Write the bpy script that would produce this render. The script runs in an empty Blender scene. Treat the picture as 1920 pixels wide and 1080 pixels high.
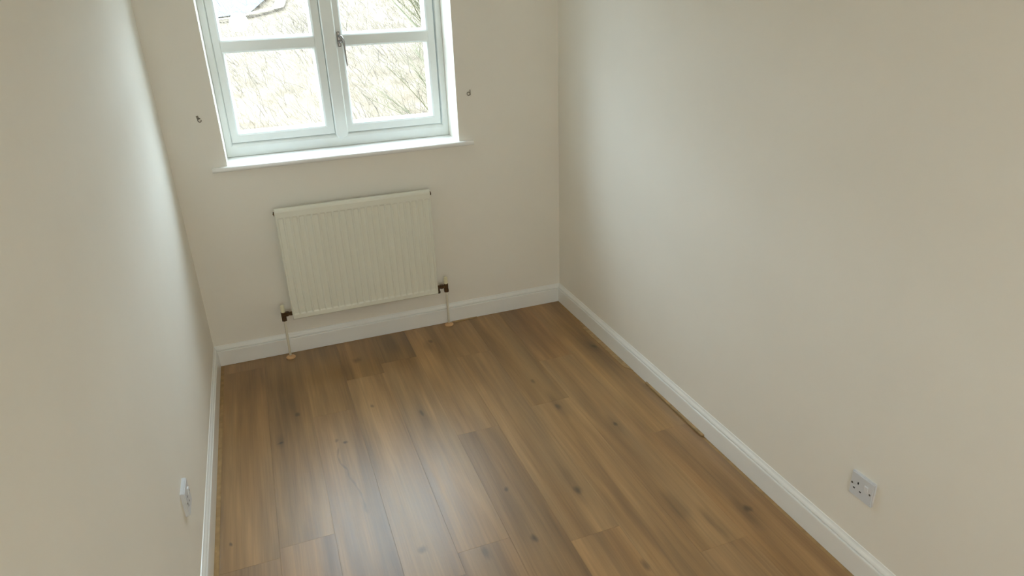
import bpy, bmesh, math, random
from mathutils import Vector, Matrix
C = bpy.context.scene.collection
SC = bpy.context.scene
R = math.radians

# ------------------------------------------------------------------ camera
cam = bpy.data.cameras.new('camera'); camo = bpy.data.objects.new('camera', cam); C.objects.link(camo)
r_ = Vector((0.9348727907819006, -0.3534115844733322, -0.033363408334728444))
u_ = Vector((0.17115342854890805, 0.36640927878320495, 0.9145768116006034))
f_ = Vector((0.31099737772466, 0.8607232379700344, -0.403033669395951))
m = Matrix.Identity(4)
for i in range(3):
    m[i][0] = r_[i]; m[i][1] = u_[i]; m[i][2] = -f_[i]
m[0][3], m[1][3], m[2][3] = 0.4106, -3.497, 1.7753
camo.matrix_world = m
cam.sensor_width = 36; cam.lens = 1270.1 * 36 / 1920; cam.clip_start = 0.02; cam.clip_end = 400
SC.camera = camo

# ------------------------------------------------------------------ world: an overcast sky, brighter overhead
W = bpy.data.worlds.new('sky'); SC.world = W; W.use_nodes = True
nt = W.node_tree; nt.nodes.clear()
wo = nt.nodes.new('ShaderNodeOutputWorld'); bg = nt.nodes.new('ShaderNodeBackground')
tc = nt.nodes.new('ShaderNodeTexCoord'); sx = nt.nodes.new('ShaderNodeSeparateXYZ')
mr = nt.nodes.new('ShaderNodeMapRange'); mr.inputs['From Min'].default_value = 0; mr.inputs['From Max'].default_value = 1
mr.inputs['To Min'].default_value = 0.55; mr.inputs['To Max'].default_value = 1.25
nt.links.new(tc.outputs['Generated'], sx.inputs[0]); nt.links.new(sx.outputs['Z'], mr.inputs['Value'])
SKY = 19.6
mu = nt.nodes.new('ShaderNodeMath'); mu.operation = 'MULTIPLY'; mu.inputs[1].default_value = SKY
nt.links.new(mr.outputs[0], mu.inputs[0]); nt.links.new(mu.outputs[0], bg.inputs['Strength'])
bg.inputs['Color'].default_value = (0.76, 0.905, 1.03, 1)
nt.links.new(bg.outputs[0], wo.inputs[0])

# a portal that guides the sky's light through the window opening (it gives off nothing itself)
pl = bpy.data.lights.new('window_portal', 'AREA'); pl.shape = 'RECTANGLE'; pl.size = 1.16; pl.size_y = 1.06
pl.cycles.is_portal = True
po = bpy.data.objects.new('window_portal', pl); C.objects.link(po); po.location = (0.825, 0.30, 1.575); po.rotation_euler = (R(-90), 0, 0)

SC.view_settings.view_transform = 'Standard'; SC.view_settings.look = 'None'
SC.view_settings.gamma = 1; SC.view_settings.exposure = 0.0; SC.view_settings.use_curve_mapping = False
SC.cycles.max_bounces = 14; SC.cycles.diffuse_bounces = 10; SC.cycles.transparent_max_bounces = 16
SC.cycles.sample_clamp_indirect = 6; SC.cycles.use_denoising = True
SC.cycles.caustics_reflective = False; SC.cycles.caustics_refractive = False

# ------------------------------------------------------------------ helpers
def mat(name, col=(0.8, 0.8, 0.8), rough=0.5, metal=0.0, spec=0.5):
    M = bpy.data.materials.new(name); M.use_nodes = True
    b = M.node_tree.nodes['Principled BSDF']
    b.inputs['Base Color'].default_value = (*col, 1); b.inputs['Roughness'].default_value = rough
    b.inputs['Metallic'].default_value = metal; b.inputs['Specular IOR Level'].default_value = spec
    return M
def N(M, t, **k):
    n = M.node_tree.nodes.new(t)
    for a, v in k.items(): setattr(n, a, v)
    return n
def L(M, a, b): M.node_tree.links.new(a, b)
def mottled(name, col, amount, scale, rough, bump=0.0, bscale=300, spec=0.5):
    """a paint: even colour with a faint mottle and fine relief"""
    M = mat(name, col, rough, 0, spec); b = M.node_tree.nodes['Principled BSDF']
    t = N(M, 'ShaderNodeTexCoord'); n = N(M, 'ShaderNodeTexNoise'); n.inputs['Scale'].default_value = scale; n.inputs['Detail'].default_value = 4
    L(M, t.outputs['Object'], n.inputs['Vector'])
    r = N(M, 'ShaderNodeMapRange'); r.inputs['From Min'].default_value = 0.3; r.inputs['From Max'].default_value = 0.7
    r.inputs['To Min'].default_value = 1 - amount; r.inputs['To Max'].default_value = 1 + amount
    L(M, n.outputs['Fac'], r.inputs['Value'])
    v = N(M, 'ShaderNodeVectorMath', operation='SCALE'); v.inputs[0].default_value = col
    L(M, r.outputs[0], v.inputs['Scale']); L(M, v.outputs[0], b.inputs['Base Color'])
    if bump:
        n2 = N(M, 'ShaderNodeTexNoise'); n2.inputs['Scale'].default_value = bscale; n2.inputs['Detail'].default_value = 3
        L(M, t.outputs['Object'], n2.inputs['Vector'])
        bp = N(M, 'ShaderNodeBump'); bp.inputs['Strength'].default_value = bump; bp.inputs['Distance'].default_value = 0.001
        L(M, n2.outputs['Fac'], bp.inputs['Height']); L(M, bp.outputs[0], b.inputs['Normal'])
    return M

def obj(name, bm, material, parent=None, smooth=False, **props):
    me = bpy.data.meshes.new(name)
    if isinstance(bm, bmesh.types.BMesh):
        bmesh.ops.recalc_face_normals(bm, faces=bm.faces[:]); bm.to_mesh(me); bm.free()
    else:
        me.from_pydata(*bm); me.update()
        b2 = bmesh.new(); b2.from_mesh(me); bmesh.ops.recalc_face_normals(b2, faces=b2.faces[:]); b2.to_mesh(me); b2.free()
    if smooth:
        for p in me.polygons: p.use_smooth = True
    if material: me.materials.append(material)
    o = bpy.data.objects.new(name, me); C.objects.link(o)
    if parent: o.parent = parent
    for k, v in props.items(): o[k] = v
    return o
def empty(name, loc=(0, 0, 0), rotz=0, **props):
    o = bpy.data.objects.new(name, None); C.objects.link(o); o.location = loc; o.rotation_euler = (0, 0, rotz); o.empty_display_size = 0.1
    for k, v in props.items(): o[k] = v
    return o
def box(bm, a, b, bev=0.0, seg=2):
    c = [(a[i] + b[i]) / 2 for i in range(3)]; s = [abs(b[i] - a[i]) for i in range(3)]
    r = bmesh.ops.create_cube(bm, size=1)
    bmesh.ops.scale(bm, vec=s, verts=r['verts']); bmesh.ops.translate(bm, vec=c, verts=r['verts'])
    if bev:
        es = list({e for v in r['verts'] for e in v.link_edges})
        bmesh.ops.bevel(bm, geom=es, offset=bev, segments=seg, affect='EDGES', profile=0.5)
def cyl(bm, p0, p1, r0, r1=None, n=20, cap=True):
    p0, p1 = Vector(p0), Vector(p1); r1 = r0 if r1 is None else r1; d = p1 - p0
    q = d.to_track_quat('Z', 'Y').to_matrix().to_4x4()
    r = bmesh.ops.create_cone(bm, cap_ends=cap, segments=n, radius1=r0, radius2=r1, depth=d.length)
    bmesh.ops.transform(bm, matrix=Matrix.Translation((p0 + p1) / 2) @ q, verts=r['verts'])
def tube(bm, pts, rad, n=12):
    """a round tube along pts; rad a number or one per point"""
    pts = [Vector(p) for p in pts]; rads = rad if isinstance(rad, (list, tuple)) else [rad] * len(pts)
    prev = None; ref = Vector((0.13, 0.31, 0.94)).normalized()
    for i, p in enumerate(pts):
        d = (pts[min(i + 1, len(pts) - 1)] - pts[max(i - 1, 0)]).normalized()
        a = d.cross(ref)
        if a.length < 0.05: a = d.cross(Vector((1, 0, 0)))
        a.normalize(); b = d.cross(a); ref = a.cross(d) if False else ref
        ring = [bm.verts.new(p + rads[i] * (math.cos(t) * a + math.sin(t) * b)) for t in [2 * math.pi * k / n for k in range(n)]]
        if prev:
            for k in range(n): bm.faces.new((prev[k], prev[(k + 1) % n], ring[(k + 1) % n], ring[k]))
        else: bm.faces.new(ring)
        prev = ring
    bm.faces.new(prev)
def lathe(bm, prof, center, axis='Z', n=24):
    """revolve (radius, height) pairs about an axis through center"""
    prev = None; c = Vector(center)
    def P(r, h, t):
        a, b = r * math.cos(t), r * math.sin(t)
        return c + Vector({'Z': (a, b, h), 'X': (h, a, b), 'Y': (a, h, b)}[axis])
    for (r, h) in prof:
        ring = [bm.verts.new(P(max(r, 1e-5), h, 2 * math.pi * k / n)) for k in range(n)]
        if prev:
            for k in range(n): bm.faces.new((prev[k], prev[(k + 1) % n], ring[(k + 1) % n], ring[k]))
        else: bm.faces.new(ring)
        prev = ring
    bm.faces.new(prev)
def prism(bm, poly, axis, a, b):
    """extrude a 2-D outline along an axis; poly holds the two other coordinates in x-y-z order"""
    def P(u, v, w): return {'X': (w, u, v), 'Y': (u, w, v), 'Z': (u, v, w)}[axis]
    A = [bm.verts.new(P(u, v, a)) for u, v in poly]; B = [bm.verts.new(P(u, v, b)) for u, v in poly]
    bm.faces.new(A); bm.faces.new(B[::-1]); n = len(poly)
    for k in range(n): bm.faces.new((A[k], A[(k + 1) % n], B[(k + 1) % n], B[k]))
def ring(bm, x0, x1, z0, z1, prof):
    """a mitred rectangular frame in the x-z plane; prof = [(left, right, bottom, top insets, y)] round a closed section"""
    loops = []
    for l, r, b, t, y in prof:
        loops.append([bm.verts.new(p) for p in ((x0 + l, y, z0 + b), (x1 - r, y, z0 + b), (x1 - r, y, z1 - t), (x0 + l, y, z1 - t))])
    n = len(loops)
    for i in range(n):
        A, B = loops[i], loops[(i + 1) % n]
        for k in range(4): bm.faces.new((A[k], A[(k + 1) % 4], B[(k + 1) % 4], B[k]))
def even(pr): return [(i, i, i, i, y) for i, y in pr]

# ------------------------------------------------------------------ materials
WALL = mottled('cream_wall_paint', (0.845, 0.815, 0.75), 0.012, 3.0, 0.75, 0.12, 260, 0.25)
CEIL = mottled('white_ceiling_paint', (0.88, 0.87, 0.85), 0.01, 3, 0.9)
GLOSS = mottled('white_gloss_paint', (0.86, 0.865, 0.85), 0.01, 8, 0.22, 0.05, 60)
FRAME = mottled('white_window_paint', (0.80, 0.835, 0.82), 0.01, 10, 0.32, 0.05, 80)
RAD = mottled('radiator_enamel', (0.80, 0.80, 0.71), 0.006, 5, 0.25)
PIPE = mat('painted_pipe', (0.74, 0.71, 0.60), 0.4)
CAP = mat('cream_plastic_cap', (0.80, 0.76, 0.55), 0.4)
BRASS = mottled('tarnished_brass', (0.11, 0.062, 0.025), 0.35, 120, 0.45); BRASS.node_tree.nodes['Principled BSDF'].inputs['Metallic'].default_value = 0.55
WOODROSE = mottled('pale_wood', (0.62, 0.38, 0.19), 0.12, 60, 0.5)
SOCK = mat('white_plastic', (0.66, 0.68, 0.72), 0.3)
SOCKT = mat('white_plastic_rocker', (0.78, 0.80, 0.84), 0.25)
DARK = mat('dark_recess', (0.012, 0.012, 0.012), 0.6)
SCREW = mat('screw_steel', (0.16, 0.15, 0.13), 0.45, 0.7)
STEEL = mat('brushed_handle_metal', (0.30, 0.28, 0.27), 0.25, 0.95)
HOOK = mat('dull_hook_metal', (0.20, 0.175, 0.14), 0.5, 0.5)
SUB = mottled('raw_fibreboard', (0.40, 0.26, 0.12), 0.15, 30, 0.85)
OFFC = mottled('fibreboard_offcut_face', (0.40, 0.27, 0.135), 0.18, 40, 0.8)
# panes: clear to light, with a mirror reflection
GLASS = bpy.data.materials.new('window_glass'); GLASS.use_nodes = True
g = GLASS.node_tree; g.nodes.clear()
go = g.nodes.new('ShaderNodeOutputMaterial'); gm = g.nodes.new('ShaderNodeMixShader'); gt = g.nodes.new('ShaderNodeBsdfTransparent')
gg = g.nodes.new('ShaderNodeBsdfGlossy'); gg.inputs['Roughness'].default_value = 0.01; glw = g.nodes.new('ShaderNodeLayerWeight')   # Schlick reflectance, the same from both faces
gp = g.nodes.new('ShaderNodeMath'); gp.operation = 'POWER'; gp.inputs[1].default_value = 5; g.links.new(glw.outputs['Facing'], gp.inputs[0])
gf = g.nodes.new('ShaderNodeMath'); gf.operation = 'MULTIPLY_ADD'; gf.inputs[1].default_value = 0.9; gf.inputs[2].default_value = 0.04; g.links.new(gp.outputs[0], gf.inputs[0])
gt.inputs['Color'].default_value = (0.95, 0.97, 0.96, 1)
g.links.new(gf.outputs[0], gm.inputs[0]); g.links.new(gt.outputs[0], gm.inputs[1]); g.links.new(gg.outputs[0], gm.inputs[2]); g.links.new(gm.outputs[0], go.inputs[0])

# oak-effect laminate: grain runs along world y, offset per plank; knots and a crack printed where the photo shows them
def oak():
    M = mat('oak_laminate', (0.3, 0.2, 0.1), 0.33, 0, 0.82); b = M.node_tree.nodes['Principled BSDF']
    geo = N(M, 'ShaderNodeNewGeometry'); oi = N(M, 'ShaderNodeObjectInfo')
    off = N(M, 'ShaderNodeVectorMath', operation='SCALE'); off.inputs[0].default_value = (7.3, 31.7, 3.1); L(M, oi.outputs['Random'], off.inputs['Scale'])
    add = N(M, 'ShaderNodeVectorMath', operation='ADD'); L(M, geo.outputs['Position'], add.inputs[0]); L(M, off.outputs[0], add.inputs[1])
    def noise(sx, sy, scale, detail, rough=0.55, dist=0.0, src=None):
        mp = N(M, 'ShaderNodeMapping'); mp.inputs['Scale'].default_value = (sx, sy, 1); L(M, (src or add.outputs[0]), mp.inputs[0])
        n = N(M, 'ShaderNodeTexNoise'); n.inputs['Scale'].default_value = scale; n.inputs['Detail'].default_value = detail
        n.inputs['Roughness'].default_value = rough; n.inputs['Distortion'].default_value = dist; L(M, mp.outputs[0], n.inputs['Vector']); return n
    tone = noise(11, 0.9, 1, 3, 0.55, 0.3)
    ramp = N(M, 'ShaderNodeValToRGB'); e = ramp.color_ramp.elements
    e[0].position = 0.30; e[0].color = (0.209, 0.113, 0.040, 1); e[1].position = 0.72; e[1].color = (0.439, 0.260, 0.103, 1)
    x = e.new(0.5); x.color = (0.324, 0.181, 0.065, 1)
    L(M, tone.outputs['Fac'], ramp.inputs[0])
    fine = noise(150, 3.0, 1, 4, 0.6)
    r1 = N(M, 'ShaderNodeMapRange'); r1.inputs['From Min'].default_value = 0.3; r1.inputs['From Max'].default_value = 0.7; r1.inputs['To Min'].default_value = 0.88; r1.inputs['To Max'].default_value = 1.08
    L(M, fine.outputs['Fac'], r1.inputs['Value'])
    med = noise(45, 1.6, 1, 3, 0.5, 0.6)
    r2 = N(M, 'ShaderNodeMapRange'); r2.inputs['From Min'].default_value = 0.25; r2.inputs['From Max'].default_value = 0.75; r2.inputs['To Min'].default_value = 0.86; r2.inputs['To Max'].default_value = 1.12
    L(M, med.outputs['Fac'], r2.inputs['Value'])
    pr = N(M, 'ShaderNodeMapRange'); pr.inputs['To Min'].default_value = 0.96; pr.inputs['To Max'].default_value = 1.06; L(M, oi.outputs['Random'], pr.inputs['Value'])
    m1 = N(M, 'ShaderNodeMath', operation='MULTIPLY'); L(M, r1.outputs[0], m1.inputs[0]); L(M, r2.outputs[0], m1.inputs[1])
    m2 = N(M, 'ShaderNodeMath', operation='MULTIPLY'); L(M, m1.outputs[0], m2.inputs[0]); L(M, pr.outputs[0], m2.inputs[1])
    # grey cast varies
    hue = noise(9, 0.7, 1, 2, 0.5, 0, None)
    gmx = N(M, 'ShaderNodeMixRGB'); gmx.inputs['Color2'].default_value = (0.260, 0.174, 0.085, 1); L(M, ramp.outputs[0], gmx.inputs['Color1'])
    r3 = N(M, 'ShaderNodeMapRange'); r3.inputs['From Min'].default_value = 0.45; r3.inputs['From Max'].default_value = 0.75; r3.inputs['To Max'].default_value = 0.55; L(M, hue.outputs['Fac'], r3.inputs['Value']); L(M, r3.outputs[0], gmx.inputs['Fac'])
    # knots: stretched ellipses about fixed points, edges broken up by noise
    wob = noise(22, 7, 1, 2, 0.6, 0, geo.outputs['Position'])
    wv = N(M, 'ShaderNodeVectorMath', operation='MULTIPLY_ADD'); wv.inputs[1].default_value = (0.03, 0.05, 0); L(M, wob.outputs['Color'], wv.inputs[0]); L(M, geo.outputs['Position'], wv.inputs[2])
    last = None
    def spot(cx, cy, rx, ry, s, ang=0.0):
        nonlocal last
        mp = N(M, 'ShaderNodeMapping', vector_type='TEXTURE')
        mp.inputs['Location'].default_value = (cx + 0.015, cy + 0.025, 0); mp.inputs['Rotation'].default_value = (0, 0, ang); mp.inputs['Scale'].default_value = (rx, ry, 1e3)
        L(M, wv.outputs[0], mp.inputs[0])
        ln = N(M, 'ShaderNodeVectorMath', operation='LENGTH'); L(M, mp.outputs[0], ln.inputs[0])
        mr = N(M, 'ShaderNodeMapRange', interpolation_type='SMOOTHSTEP'); mr.inputs['From Min'].default_value = 0.15; mr.inputs['From Max'].default_value = 1; mr.inputs['To Min'].default_value = 1 - s; mr.inputs['To Max'].default_value = 1
        L(M, ln.outputs['Value'], mr.inputs['Value'])
        if last is None: last = mr.outputs[0]
        else:
            q = N(M, 'ShaderNodeMath', operation='MULTIPLY'); L(M, last, q.inputs[0]); L(M, mr.outputs[0], q.inputs[1]); last = q.outputs[0]
    for k in [(0.272, -0.843, .022, .012, .62), (0.272, -0.83, .035, .07, .22), (0.535, -0.956, .017, .016, .6), (0.497, -0.93, .015, .02, .4), (1.495, -1.075, .020, .035, .5), (1.50, -1.05, .04, .16, .3),
              (1.573, -1.50, .016, .030, .0), (1.682, -1.303, .014, .024, .0), (1.668, -1.295, .015, .020, .6), (1.66, -1.31, .045, .13, .22), (0.358, -0.637, .016, .028, .55), (0.333, -0.45, .05, .34, .28),
              (1.905, -0.626, .018, .030, .5), (1.90, -0.62, .035, .12, .25), (1.472, -0.82, .014, .030, .45), (1.075, -1.512, .015, .022, .5), (1.077, -1.791, .017, .028, .55), (1.06, -1.66, .045, .28, .28),
              (1.33, -1.62, .020, .045, .55), (1.325, -1.58, .03, .20, .3), (1.860, -1.961, .017, .026, .6), (1.84, -1.98, .04, .12, .25), (1.63, -1.85, .05, .14, .35), (1.70, -1.98, .02, .14, .3),
              (0.067, -1.4025, .010, .013, .6), (0.893, -0.87, .014, .034, .5), (0.90, -0.93, .035, .15, .2), (1.107, -0.2, .016, .03, .5), (1.08, -0.25, .03, .1, .25), (0.694, -0.72, .015, .025, .45),
              (0.535, -0.06, .05, .25, .2), (0.90, -0.14, .06, .22, .38), (0.694, -0.25, .03, .04, .4), (1.373, -2.045, .02, .035, .5), (0.697, -1.69, .02, .03, .45), (0.9, -1.79, .02, .05, .4), (0.3, -2.4, .02, .03, .5), (1.65, -2.6, .02, .03, .5)]:
        spot(*k)
    # the wandering crack in the second strip from the left
    cr = [(0.500, -0.985), (0.492, -1.04), (0.497, -1.09), (0.520, -1.15), (0.522, -1.20), (0.535, -1.27), (0.545, -1.34), (0.548, -1.42)]
    for (x0, y0), (x1, y1) in zip(cr, cr[1:]):
        spot((x0 + x1) / 2, (y0 + y1) / 2, .008, math.hypot(x1 - x0, y1 - y0) * .8, .35, math.atan2(y1 - y0, x1 - x0) - math.pi / 2)
    spot(0.515, -1.2, .03, .3, .18)
    m3 = N(M, 'ShaderNodeMath', operation='MULTIPLY'); L(M, m2.outputs[0], m3.inputs[0]); L(M, last, m3.inputs[1])
    tint = N(M, 'ShaderNodeVectorMath', operation='MULTIPLY'); L(M, gmx.outputs[0], tint.inputs[0]); L(M, oi.outputs['Color'], tint.inputs[1])   # each plank's own printed shade
    fin = N(M, 'ShaderNodeVectorMath', operation='SCALE'); L(M, tint.outputs[0], fin.inputs[0]); L(M, m3.outputs[0], fin.inputs['Scale'])
    L(M, fin.outputs[0], b.inputs['Base Color'])
    rr = N(M, 'ShaderNodeMapRange'); rr.inputs['To Min'].default_value = 0.33; rr.inputs['To Max'].default_value = 0.43; L(M, med.outputs['Fac'], rr.inputs['Value']); L(M, rr.outputs[0], b.inputs['Roughness'])
    bp = N(M, 'ShaderNodeBump'); bp.inputs['Strength'].default_value = 0.25; bp.inputs['Distance'].default_value = 0.0006; L(M, fine.outputs['Fac'], bp.inputs['Height']); L(M, bp.outputs[0], b.inputs['Normal'])
    return M
OAK = oak()

# ------------------------------------------------------------------ room shell
RW, YB, H, T = 1.9852, -6.60, 2.40, 0.0144
WX0, WX1, WZ0, WZ1, D = 0.2445, 1.4050, 1.022, 2.10, 0.31
bm = bmesh.new()
box(bm, (-0.12, 0, -0.12), (WX0, D, H + .1)); box(bm, (WX1, 0, -0.12), (RW + 0.12, D, H + .1))
box(bm, (WX0, 0, -0.12), (WX1, D, WZ0)); box(bm, (WX0, 0, WZ1), (WX1, D, H + .1))
bmesh.ops.remove_doubles(bm, verts=bm.verts, dist=1e-5)
obj('wall_window', bm, WALL, kind='structure')
for nm, a, b in (('wall_left', (-0.12, YB - .1, -.12), (0, 0, H + .1)), ('wall_right', (RW, YB - .1, -.12), (RW + .12, 0, H + .1)), ):
    bm = bmesh.new(); box(bm, a, b); obj(nm, bm, WALL, kind='structure')
# rear wall, behind the camera, with its doorway
DX0, DX1, DZ = 0.75, 1.55, 2.0
bm = bmesh.new(); box(bm, (0, YB - .1, -.12), (DX0, YB, H + .1)); box(bm, (DX1, YB - .1, -.12), (RW, YB, H + .1)); box(bm, (DX0, YB - .1, DZ), (DX1, YB, H + .1))
obj('wall_rear', bm, WALL, kind='structure')
bm = bmesh.new(); box(bm, (0, YB, H), (RW, 0, H + .1)); obj('ceiling', bm, CEIL, kind='structure')
door = empty('door_1', ((DX0 + DX1) / 2, YB - .06, 0), kind='structure')
bm = bmesh.new(); box(bm, (-.4, -.02, -.01), (.4, .02, 2.0), .002)
for (a, b) in ((-.32, -.03), (.03, .32)):
    for (c, d) in ((.2, .95), (1.1, 1.85)):
        box(bm, (a, .012, c), (b, .027, d), .012)
obj('door_leaf', bm, GLOSS, door)
bm = bmesh.new(); lathe(bm, [(.026, .02), (.026, .026), (.01, .028), (.01, .05), (.028, .056), (.028, .075), (.015, .082)], (.34, 0, 1.0), 'Y'); obj('door_handle', bm, STEEL, door, True)

# floor: board underneath, laminate planks laid on it
fl = bmesh.new(); box(fl, (0, YB, -0.12), (RW, 0, -0.0025)); floor = obj('floor', fl, SUB, kind='structure')
edges = [0.038 + 0.192 * k for k in range(11)]
joint = {0: -0.12, 1: -1.49, 2: -0.703, 3: -0.435, 4: -0.337, 5: -1.10, 6: -0.436, 7: -1.02, 8: -0.652, 9: -1.418}
LEN = 1.415
SHADE = {(4, 0): (0.802, 0.802, 0.82), (6, 1): (1.028, 1.028, 1.066), (6, 2): (0.978, 0.934, 0.917), (6, 0): (0.934, 0.928, 0.923), (9, 0): (1.0, 1.0, 1.0), (9, 1): (0.989, 0.945, 0.934), (8, 0): (0.934, 0.89, 0.879), (8, 1): (1.022, 1.022, 1.066), (5, 1): (0.923, 0.917, 0.956), (5, 0): (0.972, 0.972, 1.0), (2, 0): (0.923, 0.923, 0.912), (0, 0): (0.923, 0.901, 0.868), (1, 0): (0.934, 0.928, 0.912), (3, 0): (0.945, 0.94, 0.934), (7, 0): (0.962, 0.962, 0.956), (7, 1): (1.044, 1.044, 1.088), (4, 1): (1.022, 1.022, 1.055), (0, 1): (0.923, 0.901, 0.868), (3, 1): (0.99, 0.99, 1.02)}
rnd = random.Random(5)
for k in range(10):
    x0, x1 = edges[k], edges[k + 1]
    if k == 0: x0 = 0.031
    ys = [-0.0215]; y = joint[k]
    while y > YB + .02: ys.append(y); y -= LEN
    ys.append(YB + .01)
    for j, (a, b) in enumerate(zip(ys, ys[1:])):
        g_ = 0.00012; lift = rnd.uniform(-.00006, .00006)
        bm = bmesh.new(); box(bm, (x0 + g_, b + g_, -0.007), (x1 - g_, a - g_, lift), 0.00028, 1)
        pk = obj('plank', bm, OAK, floor); pk.color = (*SHADE.get((k, j), (1.0, 1.0, 1.08)), 1)

# skirting boards: flat face, small bead, groove, ogee top (mitred at the corners)
SK = [(0, 0.0), (T, 0.0), (T, 0.0800), (T - .0006, .0835), (T - .0020, .0850), (T - .0075, .0856), (T - .0085, .0865), (T - .0070, .0880), (T - .0034, .0895),
      (T - .0024, .0920), (T - .0030, .0955), (T - .0055, .1005), (T - .0090, .1050), (T - .0110, .1095), (T - .0116, .1130), (0, .1145)]
def skirt(name, side, x0=None, x1=None):
    bm = bmesh.new(); loops = []
    for d, z in SK:
        if side == 'window': loops.append([bm.verts.new((d, -d, z)), bm.verts.new((RW - d, -d, z))])
        if side == 'left': loops.append([bm.verts.new((d, -d, z)), bm.verts.new((d, YB + d, z))])
        if side == 'right': loops.append([bm.verts.new((RW - d, -d, z)), bm.verts.new((RW - d, YB + d, z))])
        if side == 'rear': loops.append([bm.verts.new((d if x0 == 0 else x0, YB + d, z)), bm.verts.new((RW - d if x1 == RW else x1, YB + d, z))])
    n = len(loops)
    for i in range(n): bm.faces.new((loops[i][0], loops[i][1], loops[(i + 1) % n][1], loops[(i + 1) % n][0]))
    bm.faces.new([l[0] for l in loops]); bm.faces.new([l[1] for l in loops])
    return obj(name, bm, GLOSS, kind='structure')
skirt('baseboard_window', 'window'); skirt('baseboard_left', 'left'); skirt('baseboard_right', 'right')
skirt('baseboard_rear', 'rear', 0, DX0 - .06); 
# door architrave
bm = bmesh.new()
box(bm, (DX0 - .06, YB, 0), (DX0, YB + .016, DZ + .06), .003); box(bm, (DX1, YB, 0), (DX1 + .06, YB + .016, DZ + .06), .003); box(bm, (DX0, YB, DZ), (DX1, YB + .016, DZ + .06), .003)
obj('trim_1', bm, GLOSS, kind='structure')

# ------------------------------------------------------------------ window
win = empty('window_1', (0, 0, 0), kind='structure')
FX0, FX1, FZ0, FZ1 = 0.2445, 1.4050, 1.046, 2.098
SX = ((0.2785, 0.7900), (0.8520, 1.3660)); SZ0, SZ1 = 1.1125, 2.045
fr = bmesh.new()
def fp(s, bt, y): return (s, s, bt, s, y)
ring(fr, FX0, FX1, FZ0, FZ1, [(0, 0, 0, 0, .196), (.003, .003, .003, .003, .193), fp(.029, .048, .193), fp(.0325, .058, .197), fp(.0340, .0640, .206), fp(.034, .064, .262), fp(.034, .060, .285), (0, 0, 0, 0, .285)])
obj('window_frame', fr, FRAME, win)
# centre post with its raised round-ended cover strip
bm = bmesh.new(); box(bm, (0.7915, .2006, FZ0 + .062), (0.8505, .262, FZ1 - .03)); obj('mullion', bm, FRAME, win)
mx, mw = 0.8240, 0.0322
def tongue(w, z0, n=14): return [(mx + w * math.cos(a), z0 + w * math.sin(a)) for a in [math.pi + math.pi * k / n for k in range(n + 1)]]
bm = bmesh.new()
o1 = tongue(mw, 1.116) + [(mx + mw, FZ1 - .03), (mx - mw, FZ1 - .03)]
o2 = tongue(mw - .005, 1.116) + [(mx + mw - .005, FZ1 - .03), (mx - mw + .005, FZ1 - .03)]
A = [bm.verts.new((x, .2004, z)) for x, z in o1]; B = [bm.verts.new((x, .193, z)) for x, z in o1]; Cc = [bm.verts.new((x, .1865, z)) for x, z in o2]
bm.faces.new(A); bm.faces.new(Cc); n = len(o1)
for k in range(n):
    bm.faces.new((A[k], A[(k + 1) % n], B[(k + 1) % n], B[k])); bm.faces.new((B[k], B[(k + 1) % n], Cc[(k + 1) % n], Cc[k]))
obj('cover_strip', bm, FRAME, win)
BZ0, BZ1 = 1.5400, 1.5985
for si, (a, b) in enumerate(SX):
    s = bmesh.new(); w = 0.0390; wi = w + .018
    lft = 0.0385; rgt = 0.0455
    if si: lft, rgt = 0.0385, 0.0430
    def sp(k, y, e=0): return (lft * k + e, rgt * k + e, .0440 * k + e, .0440 * k + e, y)
    ring(s, a, b, SZ0, SZ1, [(0, 0, 0, 0, .204), (.0025, .0025, .0025, .0025, .201), sp(.80, .201), sp(1, .207), sp(1, .222), sp(1, .262, .009), sp(1, .268, .004), (0, 0, 0, 0, .268)])
    so = obj('sash', s, FRAME, win)
    gb = bmesh.new()
    prism(gb, [(.2015, BZ0 + .007), (.2015, BZ1 - .007), (.207, BZ1), (.222, BZ1), (.262, BZ1 + .009), (.267, BZ1 + .004), (.267, BZ0 - .002), (.262, BZ0 - .004), (.222, BZ0), (.207, BZ0)], 'X', a + lft * .9, b - rgt * .9)
    obj('glazing_bar', gb, FRAME, so)
    for (z0, z1) in ((SZ0 + .03, BZ0 + .012), (BZ1 - .012, SZ1 - .03)):
        p = bmesh.new(); box(p, (a + .03, .238, z0), (b - .03, .242, z1)); obj('pane', p, GLASS, so)
    if si:
        hp = bmesh.new(); box(hp, (0.8615, .1955, 1.540), (0.8775, .2015, 1.612), .0035, 3); cyl(hp, (.8695, .2, 1.562), (.8695, .180, 1.562), .0085, .0075)
        cyl(hp, (.8695, .1965, 1.603), (.8695, .194, 1.603), .0035)
        obj('handle_plate', hp, STEEL, so)
        hl = bmesh.new()
        tube(hl, [(.868, .181, 1.588), (.872, .177, 1.594), (.880, .173, 1.588), (.8865, .171, 1.572), (.889, .170, 1.552), (.8895, .171, 1.525), (.8905, .174, 1.49), (.892, .176, 1.455), (.8925, .177, 1.446)], [.003, .0048, .006, .0062, .0058, .0045, .0038, .0040, .0030], 12)
        cyl(hl, (.8695, .181, 1.562), (.884, .173, 1.572), .0075, .0055)
        obj('handle_lever', hl, STEEL, so, True)
# sill board with its horns, rounded nose
bm = bmesh.new()
ST, SB = 1.0455, 1.0225
nose = [(-.022, ST), (-.0275, ST - .0025), (-.0305, ST - .0075), (-.0310, ST - .0115), (-.0305, ST - .0155), (-.0275, ST - .0205), (-.022, SB)]
prism(bm, [(0.0, SB), (0.0, ST)] + nose, 'X', 0.1755, 1.4775)
box(bm, (WX0, 0.0, SB), (WX1, .300, ST))
obj('window_sill', bm, GLOSS, win)

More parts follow.
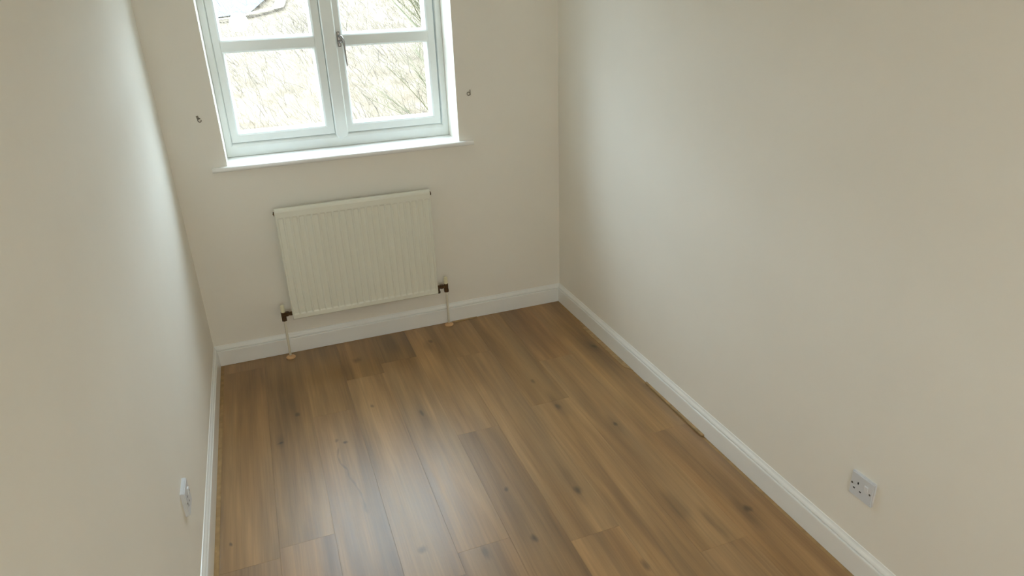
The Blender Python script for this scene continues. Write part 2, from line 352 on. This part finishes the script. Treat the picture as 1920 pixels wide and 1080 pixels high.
# ------------------------------------------------------------------ radiator
rad = empty('radiator', (0.4155, 0, 0), label='cream white panel radiator with fine vertical flutes, fixed on the wall under the window', category='radiator')
RWD, RZ0, RZ1, RY = 0.7890, 0.2215, 0.8235, -0.082
bm = bmesh.new()
NCH, PIT = 23, 0.0337; c0 = (RWD - PIT * (NCH - 1)) / 2
xs = [0.0, .0008, .004]
for k in range(NCH):
    c = c0 + k * PIT
    xs += [c - .0145, c - .0125, c - .0100, c, c + .0100, c + .0125, c + .0145]
xs += [RWD - .004, RWD - .0008, RWD]
def chan(x):
    k = round((x - c0) / PIT); d = abs(x - c0 - k * PIT)
    if k < 0 or k >= NCH: return 0
    return 1 if d < .0102 else max(0, min(1, (.0145 - d) / .0043))
zs = [0, .0012, .006, .022, .026, .030, .034, .038, .07] + [.07 + i * .0462 for i in range(1, 10)] + [RZ1 - RZ0 - q for q in (.056, .052, .048, .044, .040, .016, .008, .003, .0008, 0)]
HH = RZ1 - RZ0
def endf(z):
    lo = max(0, min(1, (z - .026) / .009)); hi = max(0, min(1, (HH - .044 - z) / .009)); return lo * lo * (3 - 2 * lo) * hi * hi * (3 - 2 * hi)
grid = []
for z in zs:
    row = []
    for x in xs:
        e = min(x, RWD - x); back = 0.0
        if e < .004: back += (.004 - e) * .9
        zt = HH - z
        if zt < .016: back += (.016 - zt) ** 2 * 50
        if z < .006: back += (.006 - z) * .8
        row.append(bm.verts.new((x, RY + back + -.0 + .0050 * chan(x) * endf(z), RZ0 + z)))
    grid.append(row)
for j in range(len(zs) - 1):
    for i in range(len(xs) - 1): bm.faces.new((grid[j][i], grid[j][i + 1], grid[j + 1][i + 1], grid[j + 1][i]))
# returns to the back
bot, top = grid[0], grid[-1]; per = bot + [r[-1] for r in grid[1:]] + top[::-1][1:] + [r[0] for r in grid[::-1][1:-1]]
bk = [bm.verts.new((v.co.x, RY + .026, v.co.z)) for v in per]
for k in range(len(per)): bm.faces.new((per[k], bk[k], bk[(k + 1) % len(per)], per[(k + 1) % len(per)]))
bm.faces.new(bk)
obj('panel', bm, RAD, rad)
bm = bmesh.new()        # convector fins behind the panel
for k in range(46):
    x = .03 + k * .0159; box(bm, (x, RY + .0265, RZ0 + .03), (x + .0012, RY + .058, RZ1 - .035))
obj('convector_fins', bm, RAD, rad, kind='stuff')
for x in (.10, RWD - .13):
    bm = bmesh.new(); box(bm, (x, RY + .055, RZ0 + .05), (x + .03, 0, RZ1 - .05), .002); box(bm, (x + .005, -.03, RZ0 + .045), (x + .025, -.001, RZ0 + .07), .002)
    obj('wall_bracket', bm, RAD, rad)
bm = bmesh.new(); cyl(bm, (-.001, RY + .014, RZ1 - .024), (-.0055, RY + .014, RZ1 - .024), .0110, n=6); cyl(bm, (-.0055, RY + .014, RZ1 - .024), (-.0075, RY + .014, RZ1 - .024), .004); obj('air_vent', bm, BRASS, rad)
bm = bmesh.new(); cyl(bm, (RWD + .001, RY + .014, RZ1 - .022), (RWD + .0055, RY + .014, RZ1 - .022), .0110, n=6); cyl(bm, (RWD + .0055, RY + .014, RZ1 - .022), (RWD + .0070, RY + .014, RZ1 - .022), .006); obj('blanking_plug', bm, BRASS, rad)
def valve(xr, sg, vy, pipex, pipey, foot, drain):
    """sg -1 left, +1 right: lockshield valve with cap, pipe to the floor, pipe collar"""
    zc = RZ0 + .030
    bm = bmesh.new()
    cyl(bm, (xr, vy, zc), (xr + sg * .012, vy, zc), .0115, n=6)               # tail nut
    cyl(bm, (xr + sg * .011, vy, zc), (xr + sg * .034, vy, zc), .0085)
    cyl(bm, (xr + sg * .026, vy, zc - .008), (xr + sg * .026, vy, zc + .012), .0115)    # body
    vx = xr + sg * (.052 if drain else .044)
    cyl(bm, (vx, vy, zc - .018), (vx, vy, zc + .016), .0125)
    cyl(bm, (xr + sg * .02, vy, zc), (vx, vy, zc), .010)
    cyl(bm, (vx, vy, zc - .034), (vx, vy, zc - .016), .0140, n=6)             # compression nut
    if drain:
        cyl(bm, (xr + sg * .008, vy, zc - .004), (xr + sg * .008, vy - .004, zc - .030), .0065); cyl(bm, (xr + sg * .008, vy - .004, zc - .022), (xr + sg * .008, vy - .005, zc - .034), .0085, n=6)
    v = obj('valve', bm, BRASS, rad)
    bm = bmesh.new(); lathe(bm, [(.0105, 0), (.0112, .002), (.0100, .036), (.0085, .040), (0, .041)], (vx, vy, zc + .015)); obj('valve_cap', bm, CAP, v)
    bm = bmesh.new(); tube(bm, [(vx, vy, zc - .03), (vx + (pipex - vx) * .1, vy, zc - .06), (pipex + (vx - pipex) * .3, pipey + (vy - pipey) * .3, zc - .13), (pipex, pipey, .05), (pipex, pipey, -.004)], .0062, 14)
    obj('pipe', bm, PIPE, rad, True)
    bm = bmesh.new(); lathe(bm, [(.0245, 0), (.0250, .003), (.0225, .0075), (.0165, .0105), (.0080, .0115), (.0080, .0150), (.0062, .0155)], (foot[0], foot[1], .0002)); obj('pipe_collar', bm, WOODROSE, rad, True)
X0 = 0.4155
valve(0, -1, -.060, .3690 - X0, -.068, (.3690 - X0, -.068), False)
valve(RWD, 1, -.058, 1.2600 - X0, -.047, (1.2600 - X0, -.047), True)

# ------------------------------------------------------------------ sockets
def socket(label, loc, rz, thick):
    """single switched socket; local x to the right, y out of the wall towards -y, z up"""
    s = empty('wall_socket', loc, rz, label=label, category='socket', group='single sockets low on the side walls')
    h = .043
    bm = bmesh.new(); box(bm, (-h, -thick, -h), (h, 0, h))
    fe = [e for e in bm.edges if all(v.co.y < -thick + 1e-6 for v in e.verts)]
    bmesh.ops.bevel(bm, geom=fe, offset=.0028, segments=3, affect='EDGES')
    ve = [e for e in bm.edges if abs(e.verts[0].co.y - e.verts[1].co.y) > thick * .5]
    bmesh.ops.bevel(bm, geom=ve, offset=.0015, segments=2, affect='EDGES')
    obj('face_plate', bm, SOCK, s)
    def at(u, v): return (-h + u * 2 * h, h - v * 2 * h)
    for u, v, w, t in ((.34, .38, .0045, .0082), (.20, .665, .0072, .0042), (.48, .67, .0072, .0042)):
        x, z = at(u, v); bm = bmesh.new(); box(bm, (x - w / 2, -thick - .0003, z - t / 2), (x + w / 2, -thick + .002, z + t / 2)); obj('pin_hole', bm, DARK, s)
    for u in (.085, .875):
        x, z = at(u, .50); bm = bmesh.new(); lathe(bm, [(.0034, 0), (.0034, -.0006), (.0024, -.0012), (0, -.0013)], (x, -thick, z), 'Y', 14); obj('screw', bm, SCREW, s)
    x, z = at(.70, .40); bm = bmesh.new()
    prism(bm, [(-thick + .001, z - .012), (-thick - .0008, z - .012), (-thick - .0036, z + .0100), (-thick - .0028, z + .012), (-thick + .001, z + .012)], 'X', x - .0065, x + .0065)
    obj('rocker_switch', bm, SOCKT, s)
socket('white single switched socket on the right-hand wall, its pin holes facing the room', (RW, -2.2955, .3180), R(-90), .010)
socket('white single socket on the left-hand wall, seen edge-on from above', (0, -1.5610, .3640), R(90), .013)

# ------------------------------------------------------------------ curtain hooks either side of the window
def hook(label, loc, tilt, shape):
    h = empty('curtain_hook', loc, 0, label=label, category='hook', group='curtain tie-back hooks beside the window')
    bm = bmesh.new()
    if shape == 'bar': box(bm, (.0085, -.003, -.011), (.0130, 0, .017), .001)
    else: box(bm, (-.0065, -.003, .000), (.0035, 0, .017), .0012)
    obj('back_plate', bm, HOOK, h)
    bm = bmesh.new(); r = .0072; cx, cz = (-.0005, -.003) if shape == 'bar' else (.002, -.004)
    pts = [(cx + r * math.cos(a), -.0035 - .006 * math.sin(max(0, a - .3) / 3.2), cz + r * math.sin(a) * 1.15) for a in [math.pi * .25 + i * math.pi * 1.75 / 14 for i in range(15)]]
    if shape == 'bar': pts = [(.010, -.002, .004)] + pts
    else: pts = [(-.001, -.002, .008)] + pts
    tube(bm, pts, .0021, 8); obj('hook_loop', bm, HOOK, h, True); h.rotation_euler = (0, tilt, 0)
hook('small dull metal curtain hook on the wall to the left of the window', (0.1635, 0, 1.2735), R(-12), 'loop')
hook('small dull metal curtain hook with an upright bar, right of the window', (1.4700, 0, 1.2885), 0, 'bar')

# ------------------------------------------------------------------ offcuts wedged along the floor's edge
def offcut(label, pts, z, th):
    bm = bmesh.new(); prism(bm, pts, 'Z', z, z + th)
    bmesh.ops.bevel(bm, geom=bm.edges[:], offset=.0005, segments=1, affect='EDGES')
    obj('wood_strip', bm, OFFC, label=label, category='wood strip', group='fibreboard offcuts left along the skirting')
xr = RW - T - .0003
offcut('short raised fibreboard strip with a dark cut end beside the right-hand skirting', [(xr - .0095, -1.06), (xr, -1.06), (xr, -1.528), (xr - .0125, -1.522)], .0025, .0070)
offcut('long thin fibreboard strip tucked against the right-hand skirting near the far corner', [(xr - .010, -.32), (xr, -.30), (xr, -.93), (xr - .0265, -.88), (xr - .0270, -.42)], .0006, .0022)
offcut('short thin fibreboard strip against the skirting under the window, right of the right radiator pipe', [(1.288, -T - .0003), (1.440, -T - .0003), (1.436, -.0290), (1.288, -.0330)], .0006, .0030)

# ------------------------------------------------------------------ added fill light, unseen behind the camera, brightening the window wall and floor
lp = empty('fill_lamp', (0.42, -5.45, 0.0004), label='added fill light in the form of a globe on a pole, unseen at the door end', category='lamp')
bm = bmesh.new(); lathe(bm, [(.12, 0), (.12, .012), (.10, .018), (.015, .024)], (0, 0, 0)); obj('base', bm, STEEL, lp, True)
bm = bmesh.new(); cyl(bm, (0, 0, .02), (0, 0, 1.38), .009, n=12); obj('pole', bm, STEEL, lp)
bm = bmesh.new(); cyl(bm, (0, 0, 1.37), (0, 0, 1.42), .028); obj('fill_holder', bm, STEEL, lp)
FILL_GLOBE = bpy.data.materials.new('fill_light_globe'); FILL_GLOBE.use_nodes = True; b = FILL_GLOBE.node_tree.nodes['Principled BSDF']; b.inputs['Emission Color'].default_value = (.88, .98, 1.0, 1); b.inputs['Emission Strength'].default_value = 105
bm = bmesh.new(); lathe(bm, [(.11 * math.sin(math.pi * k / 10), 1.52 - .11 * math.cos(math.pi * k / 10)) for k in range(11)], (0, 0, 0), n=16); obj('globe', bm, FILL_GLOBE, lp, True)

# ------------------------------------------------------------------ outside: a steep bank of dry grass and bare scrub
rnd = random.Random(11)
def gz(x, y):
    """height of the ground outside"""
    t = max(0, y - 3)
    return -3.0 + 0.128 * t + 0.35 * math.sin(x * .21 + 1) * min(1, t / 8) + 0.25 * math.sin(y * .33 + x * .12) * min(1, t / 8) + (0.004 * max(0, y - 45) ** 1.25)
GRASS = mat('dry_grass_ground', (0.4, 0.33, 0.22), 0.95, 0, 0.1)
b = GRASS.node_tree.nodes['Principled BSDF']; t = N(GRASS, 'ShaderNodeTexCoord')
n1 = N(GRASS, 'ShaderNodeTexNoise'); n1.inputs['Scale'].default_value = 1.4; n1.inputs['Detail'].default_value = 8; L(GRASS, t.outputs['Object'], n1.inputs['Vector'])
rp = N(GRASS, 'ShaderNodeValToRGB'); rp.color_ramp.elements[0].position = .3; rp.color_ramp.elements[0].color = (0.080, 0.060, 0.042, 1); rp.color_ramp.elements[1].position = .72; rp.color_ramp.elements[1].color = (0.122, 0.098, 0.071, 1)
L(GRASS, n1.outputs['Fac'], rp.inputs[0]); L(GRASS, rp.outputs[0], b.inputs['Base Color'])
bm = bmesh.new(); NX, NY = 60, 70; gr = []
for j in range(NY):
    y = .6 + (j / (NY - 1)) ** 1.6 * 120
    gr.append([bm.verts.new(((i / (NX - 1) - .5) * (50 + y * 1.3) + 1 + .3 * y * .3, y, gz((i / (NX - 1) - .5) * (50 + y * 1.3) + 1 + .09 * y, y))) for i in range(NX)])
for j in range(NY - 1):
    for i in range(NX - 1): bm.faces.new((gr[j][i], gr[j][i + 1], gr[j + 1][i + 1], gr[j + 1][i]))
bank = obj('ground_outside', bm, GRASS, smooth=True, kind='structure')

def stem(V, F, p, d, ln, r, bend, n=3, seg=3):
    """a thin tapered bent stem as a three-sided tube"""
    d = d.normalized(); a = d.orthogonal().normalized(); b2 = d.cross(a); base = len(V)
    for i in range(seg + 1):
        t = i / seg; c = p + d * (ln * t) + bend * (t * t * ln); rr = r * (1 - .75 * t)
        for k in range(n):
            q = 2 * math.pi * k / n; v = c + rr * (math.cos(q) * a + math.sin(q) * b2); V.append(v[:])
    for i in range(seg):
        for k in range(n):
            o = base + i * n; F.append((o + k, o + (k + 1) % n, o + n + (k + 1) % n, o + n + k))
def stuff_stems(name, cnt, M, xr_, yr_, ln, r, lean):
    V, F = [], []
    for _ in range(cnt):
        y = yr_[0] + (yr_[1] - yr_[0]) * rnd.random() ** 1.3; half = 3 + .55 * y
        x = .9 + .28 * (y + 3.5) * 1.0 - .0 + rnd.uniform(-half, half) * xr_
        p = Vector((x, y, gz(x, y) - .03)); d = Vector((rnd.gauss(lean, .45), rnd.gauss(-.1, .35), 1))
        sc = .8 + y / 40
        stem(V, F, p, d, ln * rnd.uniform(.5, 1.3), r * rnd.uniform(.6, 1.3) * sc, Vector((rnd.gauss(-.15, .3), rnd.gauss(0, .2), -.15)))
    return obj(name, (V, [], F), M, bank, kind='stuff')
STRAW = mottled('dead_straw', (0.132, 0.104, 0.073), .25, .6, .8)
TWIG = mottled('bare_twig', (0.072, 0.056, 0.045), .3, .6, .8)
GREENTWIG = mottled('green_willow_bark', (0.068, 0.062, 0.028), .3, 1.2, .7)
stuff_stems('dry_grass', 26000, STRAW, 1.0, (5, 44), .62, .0065, -.35)
stuff_stems('bramble_scrub', 3500, TWIG, 1.0, (6, 45), 1.1, .0070, -.5)
def shrub(label, x, y, h, n, seed, spread=.5):
    rr = random.Random(seed); z = gz(x, y)
    root = empty('bare_shrub', (x, y, z), label=label, category='shrub', group='bare willow shrubs on the bank outside')
    V, F = [], []; V2, F2 = [], []
    for _ in range(n):
        d = Vector((rr.gauss(-.1, spread), rr.gauss(0, spread), 1)).normalized(); ln = h * rr.uniform(.6, 1.1); bend = Vector((rr.gauss(0, .2), rr.gauss(0, .2), .05))
        p = Vector((rr.gauss(0, .25), rr.gauss(0, .25), -.05)); stem(V, F, p, d, ln, .022 * h / 3, bend, 5, 5)
        for _ in range(16):
            t = rr.uniform(.2, .97); c = p + d * (ln * t) + bend * (t * t * ln)
            dd = (d + Vector((rr.gauss(0, .6), rr.gauss(0, .6), rr.uniform(-.1, .5)))).normalized()
            stem(V2, F2, c, dd, h * rr.uniform(.12, .34), .0065 * h / 3, Vector((rr.gauss(0, .2), rr.gauss(0, .2), .1)), 3, 3)
    obj('stems', (V, [], F), GREENTWIG, root, kind='stuff'); obj('twigs', (V2, [], F2), GREENTWIG, root, kind='stuff')
# distant lane
LANE = mottled('pale_tarmac', (0.078, 0.080, 0.094), .08, 2, .95, spec=0)
KERB = mottled('pale_verge', (0.118, 0.105, 0.085), .1, 1, .95, spec=0)
def ribbon(name, pts, w, M, lift):
    bm = bmesh.new(); rows = []
    for i, (x, y) in enumerate(pts):
        a = Vector(pts[max(i - 1, 0)]); c = Vector(pts[min(i + 1, len(pts) - 1)]); d = (c - a).normalized(); nrm = Vector((-d.y, d.x))
        rows.append([bm.verts.new((x + nrm.x * w * s, y + nrm.y * w * s, gz(x + nrm.x * w * s, y + nrm.y * w * s) + lift)) for s in (-1, -.5, 0, .5, 1)])
    for i in range(len(rows) - 1):
        for k in range(4): bm.faces.new((rows[i][k], rows[i][k + 1], rows[i + 1][k + 1], rows[i + 1][k]))
    return obj(name, bm, M, smooth=True, kind='structure')
ribbon('lane_outside', [(-16, 33.0), (-10, 33.5), (-4, 34), (-.8, 35.3), (.3, 39), (0, 46)], 2.4, LANE, .16)
ribbon('lane_kerb_outside', [(-16, 30.4), (-10, 30.9), (-4, 31.4), (.2, 32.6), (2.4, 34.6), (3.1, 38.6), (2.7, 46)], .28, KERB, .17)
shrub('dense greenish bare willow shrub on the bank, seen through the right half of the window', 5.1, 12.5, 2.6, 40, 3)
shrub('tall greenish bare willow shrub farther up the bank, seen in the upper right pane', 7.2, 20.0, 4.2, 44, 4)
shrub('low yellowish bare shrub on the bank below the window handle', 3.35, 10.2, 1.5, 26, 8, .7)
